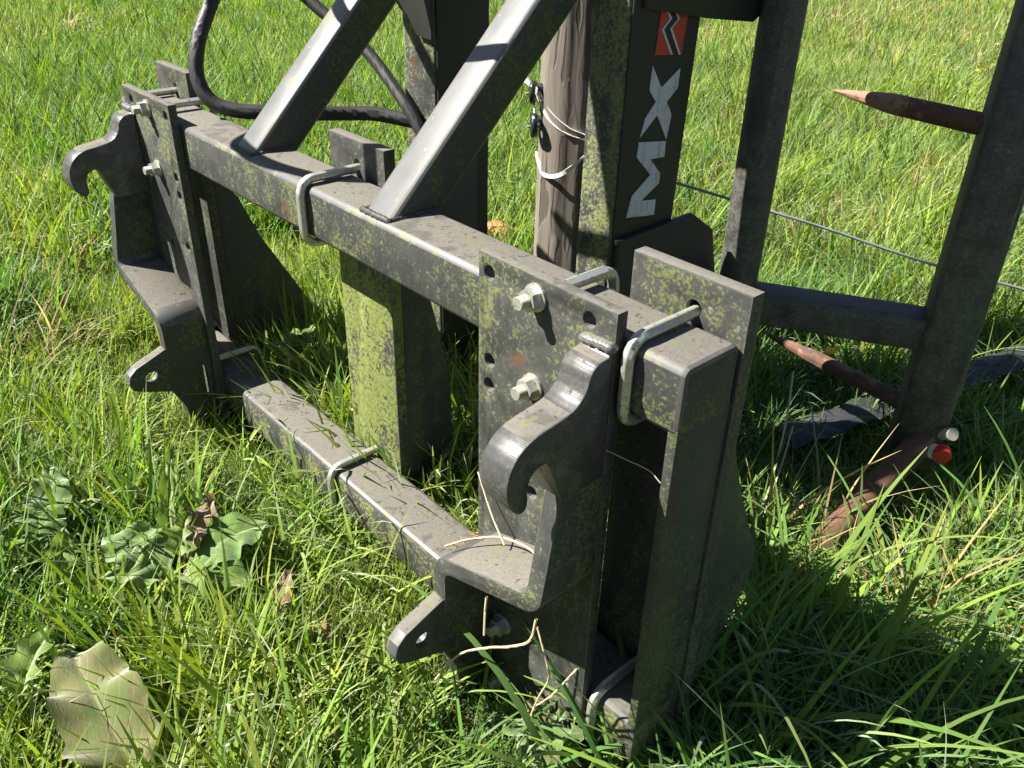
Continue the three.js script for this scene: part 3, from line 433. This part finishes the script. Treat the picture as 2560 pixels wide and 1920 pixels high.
{
  const plant = (label, list) => { const o = new THREE.Group(); for (const a of list) leaf(o, ...a); return top(o, 'dock_plant', label, 'dock plant', 'dock plants in the grass'); };
  plant('dock plant with one large withering tan leaf lying over the grass', [
    [[-0.42, -0.79, 0.6], [-0.76, -0.735, 0.6], 0.15, 'dying', { arch: 0.045, wave: 0.02, curl: 0.38, seed: 2, roll: -0.15 }],
    [[-0.74, -0.78, 0.7], [-0.79, -0.69, 0.605], 0.075, 'fresh', { arch: 0.02, curl: 0.5, seed: 5 }]]);
  plant('dock plant with broad grey green and dark leaves in front of the lower beam', [
    [[-0.87, -0.78, 0.37], [-1.02, -0.73, 0.45], 0.12, 'grey', { arch: 0.02, wave: 0.009, curl: 0.1, seed: 3, roll: -0.1 }],
    [[-0.87, -0.79, 0.36], [-0.85, -0.74, 0.17], 0.145, 'dark', { arch: 0.03, wave: 0.008, seed: 4, curl: 0.1 }],
    [[-0.86, -0.78, 0.37], [-0.71, -0.755, 0.28], 0.11, 'dark', { arch: 0.02, seed: 6, curl: 0.1 }],
    [[-0.93, -0.78, 0.36], [-1.05, -0.6, 0.27], 0.04, 'fresh', { arch: 0.01, curl: 0.7, seed: 7 }],
    [[-0.89, -0.77, 0.35], [-0.935, -0.69, 0.3], 0.06, 'fresh', { arch: 0.015, curl: 0.6, seed: 8 }],
    [[-0.88, -0.79, 0.35], [-0.99, -0.735, 0.22], 0.08, 'brown', { arch: 0.03, wave: 0.02, curl: 0.4, seed: 12 }],
    [[-0.86, -0.79, 0.38], [-0.92, -0.745, 0.5], 0.085, 'fresh', { arch: 0.02, seed: 14 }],
    [[-0.85, -0.79, 0.37], [-0.72, -0.735, 0.37], 0.075, 'fresh', { arch: 0.04, seed: 15, curl: 0.5 }]]);
  plant('dock plant with an upright yellow green leaf and a dark crinkled leaf', [
    [[-0.98, -0.78, 0.57], [-1.03, -0.68, 0.51], 0.06, 'fresh', { arch: -0.02, curl: 0.5, seed: 21, roll: 0.5 }],
    [[-1.1, -0.79, 0.56], [-1.26, -0.745, 0.5], 0.11, 'dark', { arch: 0.02, wave: 0.01, curl: 0.1, seed: 22 }],
    [[-1.1, -0.79, 0.57], [-1.19, -0.745, 0.66], 0.1, 'fresh', { arch: 0.02, wave: 0.01, seed: 24 }],
    [[-1.16, -0.78, 0.5], [-1.32, -0.72, 0.46], 0.08, 'grey', { arch: 0.02, wave: 0.012, curl: 0.2, seed: 25 }]]);
  plant('flat dock plant with red brown leaf edges near the hooked lug', [
    [[-0.62, -0.795, 0.27], [-0.5, -0.765, 0.22], 0.045, 'brown', { arch: 0.015, wave: 0.01, curl: 0.3, seed: 31 }],
    [[-0.63, -0.795, 0.28], [-0.55, -0.745, 0.36], 0.06, 'dark', { arch: 0.03, seed: 32 }],
    [[-0.64, -0.795, 0.27], [-0.7, -0.75, 0.2], 0.05, 'brown', { arch: 0.025, seed: 33, curl: 0.5 }]]);
  const small = new THREE.Group(); for (let i = 0; i < 7; i++) { const a = i * 0.9, r = 0.03 + 0.012 * (i % 3); leaf(small, [-1.4 + Math.cos(a) * 0.01, -0.7, -0.22 + Math.sin(a) * 0.01], [-1.4 + Math.cos(a) * (r + 0.02), -0.655 + 0.012 * (i % 2), -0.22 + Math.sin(a) * (r + 0.02)], 0.04, 'fresh', { arch: 0.01, seed: 40 + i, wave: 0.004 }); }
  part(small, 'stem', bar([-1.4, -0.82, -0.22], [-1.4, -0.7, -0.22], 0.003, 6), M.stemGreen);
  top(small, 'clover_plant', 'small bright green clover plant in the shade beside the mossy bracket', 'clover plant');
  const lob = new THREE.Group(); for (let i = 0; i < 6; i++) { const a = i * 1.05 + 0.4; leaf(lob, [-0.1, -0.8, 0.085], [-0.1 + Math.cos(a) * 0.065, -0.74 + 0.02 * (i % 2), 0.085 + Math.sin(a) * 0.065], 0.04, i % 3 ? 'grey' : 'dying', { arch: 0.012, seed: 60 + i, wave: 0.012 }); }
  top(lob, 'weed_rosette', 'pale rosette of small leaves at the foot of the bracket plate', 'weed');
}
{
  const spots = [[-0.45, -1.37, -0.66], [-2.39, -4.4, -0.71], [-2.1, -6.2, -0.71], [-2.14, -6.35, -0.7], [-2.6, -6.6, -0.72], [-3.4, -3.2, -0.7], [-0.57, -1.6, -0.69]];
  const proto = new THREE.Group();
  part(proto, 'stem', bar([0, -0.16, 0], [0, 0, 0], 0.0016, 6), M.stemGreen);
  for (let i = 0; i < 5; i++) { const a = i * Math.PI * 0.4, g = new THREE.SphereGeometry(0.0095, 10, 6, 0, Math.PI * 2, 0, 1.3).scale(1, 0.55, 1).rotateX(Math.PI - 0.45).translate(0, 0.011, 0.009).rotateY(a); const q = new THREE.Mesh(g, M.petal); q.name = 'petal'; proto.add(q); }
  spots.forEach(([x, z, y], i) => { const o = i ? proto.clone() : proto; o.position.set(x, y, z); o.rotation.set(rr(-0.3, 0.3), rr(0, 6), rr(-0.3, 0.3)); top(o, 'buttercup', i ? 'small yellow buttercup out in the sunny grass' : 'yellow buttercup in front of the low rusty tine', 'flower', 'buttercups in the meadow'); });
}
{ // loose dry stalks caught on the steel and leaning in the grass
  const stalk = (label, pts, r, m = M.straw, cat = 'stalk', name = 'dry_stalk') => top(part(new THREE.Group(), 'x', tubePath(pts, r, 40, 6), m, 1.2), name, label, cat, 'loose dry stalks');
  stalk('curved tan stalk lying across the joggled arm of the bracket', [[-0.31, -0.425, 0.115], [-0.29, -0.415, 0.085], [-0.25, -0.4, 0.055], [-0.2, -0.385, 0.05], [-0.16, -0.372, 0.06], [-0.125, -0.362, 0.085]], 0.0019);
  stalk('thin tan stalk leaning against the bracket plate above the arm', [[-0.33, -0.33, 0.03], [-0.28, -0.375, 0.045], [-0.23, -0.4, 0.06]], 0.0014);
  stalk('pale stalk hanging straight down below the joggled arm', [[-0.19, -0.435, 0.13], [-0.192, -0.47, 0.131], [-0.195, -0.52, 0.13]], 0.002);
  stalk('long bent stalk dangling from the corner of the joggled arm', [[-0.085, -0.4, 0.128], [-0.095, -0.45, 0.13], [-0.14, -0.5, 0.13], [-0.2, -0.56, 0.12], [-0.26, -0.62, 0.13], [-0.3, -0.7, 0.15]], 0.0021);
  stalk('looped dry stalk beside the lug below the arm', [[-0.1, -0.44, 0.11], [-0.075, -0.5, 0.11], [-0.09, -0.56, 0.09], [-0.11, -0.62, 0.09], [-0.13, -0.7, 0.09]], 0.0017);
  stalk('brown stalk leaning up to the lower bracket hole', [[-0.06, -0.53, 0.06], [-0.1, -0.62, 0.07], [-0.15, -0.71, 0.08], [-0.16, -0.8, 0.08]], 0.0018);
  stalk('long pale stalk slanting through the grass below the arm tube', [[-0.18, -0.78, -0.6], [-0.23, -0.7, -0.75], [-0.3, -0.62, -0.9], [-0.36, -0.54, -1.0]], 0.0026);
  stalk('second pale stalk slanting beside the long one', [[-0.2, -0.78, -0.68], [-0.25, -0.7, -0.82], [-0.29, -0.63, -0.92]], 0.002);
  stalk('fine web strand stretched between bracket and end plate', [[-0.078, -0.155, 0.02], [-0.05, -0.16, 0.01], [-0.02, -0.165, 0.0], [0.0, -0.175, -0.002]], 0.0008, M.cream, 'strand', 'web_strand');
  const r = rng(77), needles = []; for (let i = 0; i < 70; i++) { const a = r() * 6.3, l = 0.012 + 0.022 * r(), x = -0.435 + (r() - 0.5) * 0.1, z = -0.085 + (r() - 0.5) * 0.05, y = -0.642 + r() * 0.012; needles.push(bar([x - Math.cos(a) * l, y, z - Math.sin(a) * l], [x + Math.cos(a) * l, y + 0.004 * r(), z + Math.sin(a) * l], 0.0009, 4)); }
  top(part(new THREE.Group(), 'x', mergeGeometries(needles), M.needle, 1.2), 'needle_litter', 'heap of reddish brown needles on the lower beam by the bracket', 'litter', null, 'stuff');
}

// ---------------------------------------------------------------- grass
const grassMat = new THREE.MeshPhysicalMaterial({ vertexColors: true, roughness: 1, transmission: 0.5, side: THREE.DoubleSide, clearcoat: 0.25, clearcoatRoughness: 0.42 });
function tuft(seed, n, h0, h1, w0, w1, lean, curve, spread, seg) {
  const r = rng(seed), pos = [], col = [], ind = [];
  for (let b = 0; b < n; b++) {
    const a = r() * 6.283, ra = Math.sqrt(r()) * spread, x0 = Math.cos(a) * ra, z0 = Math.sin(a) * ra, dir = r() * 6.283, h = mix(h0, h1, r()), w = mix(w0, w1, r()), len = h / seg;
    let ang = lean * (0.15 + r()), cv = curve * (0.2 + 1.1 * r() * r() * 1.4), p = V(x0, -0.012, z0); const cx = Math.cos(dir), cz = Math.sin(dir), tw = (r() - 0.5) * 1.6, base = pos.length / 3, tint = 0.62 + 0.7 * r(), yel = r();
    for (let s = 0; s <= seg; s++) {
      const t = s / seg, ww = w * 0.5 * (s === seg ? 0.06 : Math.min(1, 0.72 + t * 1.1) * Math.pow(1 - t, 0.55)), tt = dir + Math.PI / 2 + tw * (0.3 + t), sx = Math.cos(tt) * ww, sz = Math.sin(tt) * ww;
      pos.push(p.x + sx, p.y, p.z + sz, p.x - sx, p.y, p.z - sz);
      for (let q = 0; q < 2; q++) col.push(tint * (0.85 + 0.45 * yel), tint, tint * (1.15 - 0.4 * yel));
      p = p.clone().add(V(Math.sin(ang) * cx * len, Math.cos(ang) * len, Math.sin(ang) * cz * len)); ang = Math.min(2.4, ang + cv / seg);
    }
    for (let s = 0; s < seg; s++) { const k = base + s * 2; ind.push(k, k + 1, k + 2, k + 1, k + 3, k + 2); }
  }
  const g = new THREE.BufferGeometry(); g.setAttribute('position', new THREE.Float32BufferAttribute(pos, 3)); g.setAttribute('color', new THREE.Float32BufferAttribute(col, 3)); g.setIndex(ind); g.computeVertexNormals(); return g;
}
const boxes = [[-1.77, 0.03, -0.13, 0.012, 0.06], [-0.345, -0.07, -0.01, 0.03, 0.05], [-1.66, -1.385, -0.01, 0.03, 0.05], [-0.335, -0.29, 0, 0.1, 0.05], [-1.44, -1.395, 0, 0.1, 0.05], [-0.64, -0.52, -0.67, -0.47, 0], [-1.23, -1.1, -0.66, -0.48, 0], [-1.24, -1.06, -1.08, -0.9, 0], [-0.8, -0.44, 0.52, 0.69, 0.075, 0], [-1.0, -0.74, 0.2, 0.47, 0.09, 0], [-1.26, -0.98, 0.46, 0.64, 0.09, 0], [-1.75, 0.05, 0.012, 0.25, 0.095, 1], [-0.13, 0.02, -1.08, -0.64, 0.05], [-0.4, 0.12, -1.3, -0.72, 0.1]];
const limit = (x, z, free) => { let m = 9; for (const [a, b, c, d, h, soft] of boxes) if (!(soft && free) && x > a && x < b && z > c && z < d) m = Math.min(m, h); return m; };
const CX = 0.527, CZ = 0.7475, head = Math.atan2(-0.58, -0.632);
const patch = (x, z, s, c = 20) => fbm(x / 40 + 0.5, z / 40 + 0.5, c * 2, 3, s);
const green = (x, z, r) => {
  const a = patch(x, z, 2001, 24), b = patch(x, z, 2011, 60); let c = mix3([0.07, 0.205, 0.009], [0.235, 0.345, 0.014], sstep(0.3, 0.7, a * 0.5 + b * 0.25 + r() * 0.25));
  const k = 0.8 + 0.45 * r(); return [c[0] * k, c[1] * k, c[2] * k];
};
const strawTint = (x, z, r) => { const k = 0.7 + 0.6 * r(); return [0.46 * k, 0.37 * k, 0.17 * k]; };
function spots({ r0, r1, dens, half, size, tint, seed, keep = () => 1, free = false }, kinds) {
  const r = rng(seed), n = Math.round(half * (r1 * r1 - r0 * r0) * dens), out = [];
  for (let i = 0; i < n; i++) {
    const d = Math.sqrt(r0 * r0 + r() * (r1 * r1 - r0 * r0)), a = head + (r() * 2 - 1) * half, x = CX + Math.cos(a) * d, z = CZ + Math.sin(a) * d, u = r(), k = Math.floor(r() * kinds), rot = r() * 6.283, t1 = (r() - 0.5) * 0.3, t2 = (r() - 0.5) * 0.3, w = r(), col = tint(x, z, r);
    if (u > keep(x, z)) continue; let s = size(x, z, w); const m = limit(x, z, free); if (m < 9) { s = Math.min(s, m / 0.14); if (s < 0.1) continue; }
    out.push([x, z, s, rot, t1, t2, col, k]);
  }
  return out;
}
const mtx = new THREE.Matrix4(), qt = new THREE.Quaternion(), eu = new THREE.Euler();
function merged(kinds, list, y = gh) {   // all tufts of one sort of grass as one mesh: nobody could count the blades
  let nv = 0, ni = 0; for (const q of list) { nv += kinds[q[7]].attributes.position.count; ni += kinds[q[7]].index.count; }
  const P = new Float32Array(nv * 3), N = new Float32Array(nv * 3), C = new Float32Array(nv * 3), I = new Uint32Array(ni); let v = 0, f = 0; const nm = new THREE.Matrix3();
  for (const [x, z, s, rot, t1, t2, col, k] of list) {
    const g = kinds[k], p = g.attributes.position.array, n = g.attributes.normal.array, c = g.attributes.color.array, e = mtx.compose(V(x, y(x, z), z), qt.setFromEuler(eu.set(t1, rot, t2)), V(s, s, s)).elements, m = nm.getNormalMatrix(mtx).elements;
    for (let i = 0; i < p.length; i += 3) { const a = p[i], b = p[i + 1], d = p[i + 2], o = v * 3 + i; for (let q = 0; q < 3; q++) { P[o + q] = e[q] * a + e[4 + q] * b + e[8 + q] * d + e[12 + q]; N[o + q] = (m[q] * n[i] + m[3 + q] * n[i + 1] + m[6 + q] * n[i + 2]) * s; C[o + q] = c[i + q] * col[q]; } }
    const ix = g.index.array; for (let i = 0; i < ix.length; i++) I[f + i] = ix[i] + v; f += ix.length; v += p.length / 3;
  }
  const g = new THREE.BufferGeometry(); g.setAttribute('position', new THREE.BufferAttribute(P, 3)); g.setAttribute('normal', new THREE.BufferAttribute(N, 3)); g.setAttribute('color', new THREE.BufferAttribute(C, 3)); g.setIndex(new THREE.BufferAttribute(I, 1)); return g;
}
const fam = (n, seed, ...a) => Array.from({ length: n }, (_, i) => tuft(seed + i * 31, ...a));
const grow = (name, label, kinds, o) => top(new THREE.Mesh(merged(kinds, spots(o, kinds.length)), grassMat), name, label, 'grass', null, 'stuff');
const under = (x, z) => (x > -1.75 && x < 0.1 && z < 0.02 && z > -0.95 ? 1 : 0), right = (x, z) => (x > -0.12 && x < 0.9 && z < 0.06 && z > -1.3 ? 1 : 0);
const edge = (x, z) => (Math.abs(Math.atan2(Math.sin(Math.atan2(z - CZ, x - CX) - head), Math.cos(Math.atan2(z - CZ, x - CX) - head))) > 0.8 ? 0.5 : 1);
grow('meadow_grass', 'short bright green meadow grass round the bale grab', fam(8, 10, 12, 0.07, 0.17, 0.0036, 0.009, 0.45, 1.25, 0.04, 5), { r0: 0.6, r1: 3.3, dens: 1350, half: 0.95, seed: 1, tint: green, keep: edge, size: (x, z, w) => (0.6 + 1.2 * sstep(0.25, 0.75, patch(x, z, 2100, 34))) * (0.7 + 0.6 * w) });
grow('long_grass', 'longer arching green grass blades standing out of the meadow', fam(7, 400, 6, 0.14, 0.3, 0.005, 0.0105, 0.55, 1.9, 0.045, 8), { r0: 0.6, r1: 3.6, dens: 420, half: 0.95, seed: 2, tint: green, free: true, size: (x, z, w) => (0.6 + 0.6 * w) * (x > -0.06 && x < 0.32 && z > -0.6 && z < 0.02 ? 1.65 : right(x, z) ? 1.25 : 1), keep: (x, z) => Math.min(1, 0.3 * sstep(0.35, 0.7, patch(x, z, 2200, 26)) + 0.6 * under(x, z) + 0.55 * right(x, z) + (x > -0.5 && x < 0.05 && z > 0.09 ? 0.35 : 0)) });
grow('dry_grass', 'dry straw coloured grass stems scattered among the green', fam(5, 1600, 9, 0.06, 0.17, 0.0016, 0.0034, 1.2, 1.9, 0.045, 5), { r0: 0.6, r1: 3.4, dens: 330, half: 0.95, seed: 5, tint: strawTint, size: (x, z, w) => 0.6 + 0.7 * w, keep: (x, z) => Math.min(1, 0.2 + 0.3 * right(x, z) + 0.3 * sstep(0.52, 0.66, patch(x, z, 2400, 34))) });
// farther off: square pieces of turf, each a merged sward, laid edge to edge with turns
function turf(size, dens, kinds, dryKinds, dryShare, seed) {
  const r = rng(seed), list = [], n = Math.round(size * size * dens), all = [...kinds, ...dryKinds];
  for (let i = 0; i < n; i++) { const x = (r() - 0.5) * size, z = (r() - 0.5) * size, cl = fbm(x / size + 0.5, z / size + 0.5, 5, 3, seed + 3), dry = r() < dryShare * 2 * sstep(0.42, 0.62, cl), k = dry ? kinds.length + Math.floor(r() * dryKinds.length) : Math.floor(r() * kinds.length); const c = dry ? strawTint(0, 0, r) : mix3([0.075, 0.21, 0.009], [0.24, 0.345, 0.014], sstep(0.3, 0.68, fbm(x / size + 0.5, z / size + 0.5, 7, 3, seed) * 0.65 + r() * 0.35)), b = 0.8 + 0.4 * r();
    list.push([x, z, (0.55 + 1.0 * fbm(x / size + 0.5, z / size + 0.5, 6, 2, seed + 7)) * (0.75 + 0.5 * r()), r() * 6.283, (r() - 0.5) * 0.3, (r() - 0.5) * 0.3, c.map((q) => q * b), k]); }
  return merged(all, list, () => 0);
}
function lay(name, label, size, tiles, r0, r1, half, seed) {
  const o = new THREE.Group(), lists = tiles.map(() => []), r = rng(seed);
  for (let x = -16; x < 8; x += size) for (let z = -18; z < 6; z += size) { const d = Math.hypot(x - CX, z - CZ), da = Math.atan2(z - CZ, x - CX) - head; r(); if (d < r0 - size * 0.2 || d > r1 || Math.abs(Math.atan2(Math.sin(da), Math.cos(da))) > half) continue;
    const dry = patch(x, z, 2400, 10) + 0.2 * sstep(-0.05, 0.3, Math.atan2(Math.sin(da), Math.cos(da))) - 0.1 > 0.5; lists[dry ? 2 + Math.floor(r() * (tiles.length - 2)) : Math.floor(r() * 2)].push([x, z, Math.floor(r() * 4) * Math.PI / 2, 0.88 + 0.24 * patch(x, z, 2001, 12) + 0.1 * r()]); }
  tiles.forEach((g, k) => { const L = lists[k]; if (!L.length) return; const im = new THREE.InstancedMesh(g, grassMat, L.length), c = new THREE.Color(); L.forEach(([x, z, rot, b], i) => { im.setMatrixAt(i, mtx.compose(V(x, gh(x, z), z), qt.setFromEuler(eu.set(0, rot, 0)), V(1, 0.85 + 0.3 * b * 0.5, 1))); im.setColorAt(i, c.setRGB(b, b, b)); }); im.name = 'turf'; im.userData.kind = 'stuff'; o.add(im); });
  top(o, name, label, 'grass', null, 'stuff');
}
{
  const g1 = fam(5, 800, 15, 0.11, 0.26, 0.0055, 0.0105, 0.5, 1.4, 0.06, 4), d1 = fam(3, 900, 16, 0.1, 0.24, 0.0035, 0.007, 0.8, 1.7, 0.06, 4), g2 = fam(5, 1200, 16, 0.09, 0.19, 0.008, 0.013, 0.5, 1.2, 0.1, 3), d2 = fam(3, 1300, 15, 0.11, 0.25, 0.006, 0.011, 0.8, 1.5, 0.09, 3);
  lay('distant_grass', 'sunny meadow grass with straw patches behind the bale grab', 0.6, [0.0, 0.03, 0.24, 0.4].map((d, i) => turf(0.64, 620, g1, d1, d, 41 + i)), 3.2, 6.9, 0.95, 3);
  lay('distant_grass', 'farthest strip of sunny meadow grass at the back', 1.2, [0.0, 0.02, 0.12].map((d, i) => turf(1.28, 170, g2, d2, d, 61 + i)), 6.6, 17, 0.9, 4);
}
{ // matted straw left standing in clumps
  const r = rng(909), kinds = fam(4, 1800, 18, 0.09, 0.24, 0.0022, 0.005, 1.0, 1.9, 0.07, 5), list = [], put = (cx, cz, n, rad) => { for (let i = 0; i < n; i++) { const a = r() * 6.283, q = Math.sqrt(r()) * rad; list.push([cx + Math.cos(a) * q, cz + Math.sin(a) * q * 0.7, 1.05 + 0.75 * r(), r() * 6.283, (r() - 0.5) * 0.5, (r() - 0.5) * 0.5, strawTint(0, 0, r), Math.floor(r() * 4)]); } };
  for (let i = 0; i < 46; i++) { const d = 2.7 + 6 * Math.pow(r(), 1.3), a = head - 0.12 + 0.85 * r(); put(CX + Math.cos(a) * d, CZ + Math.sin(a) * d, 5 + Math.floor(r() * 12), 0.08 + 0.2 * r()); }
  put(-2.1, 0.3, 9, 0.14); put(-1.75, 0.75, 5, 0.1); put(-0.15, -0.75, 7, 0.14); put(0.2, -0.7, 9, 0.2);
  top(new THREE.Mesh(merged(kinds, list), grassMat), 'straw_clumps', 'matted pale straw clumps in the green meadow', 'straw', null, 'stuff');
}
//@@END
renderer.render(scene, camera);
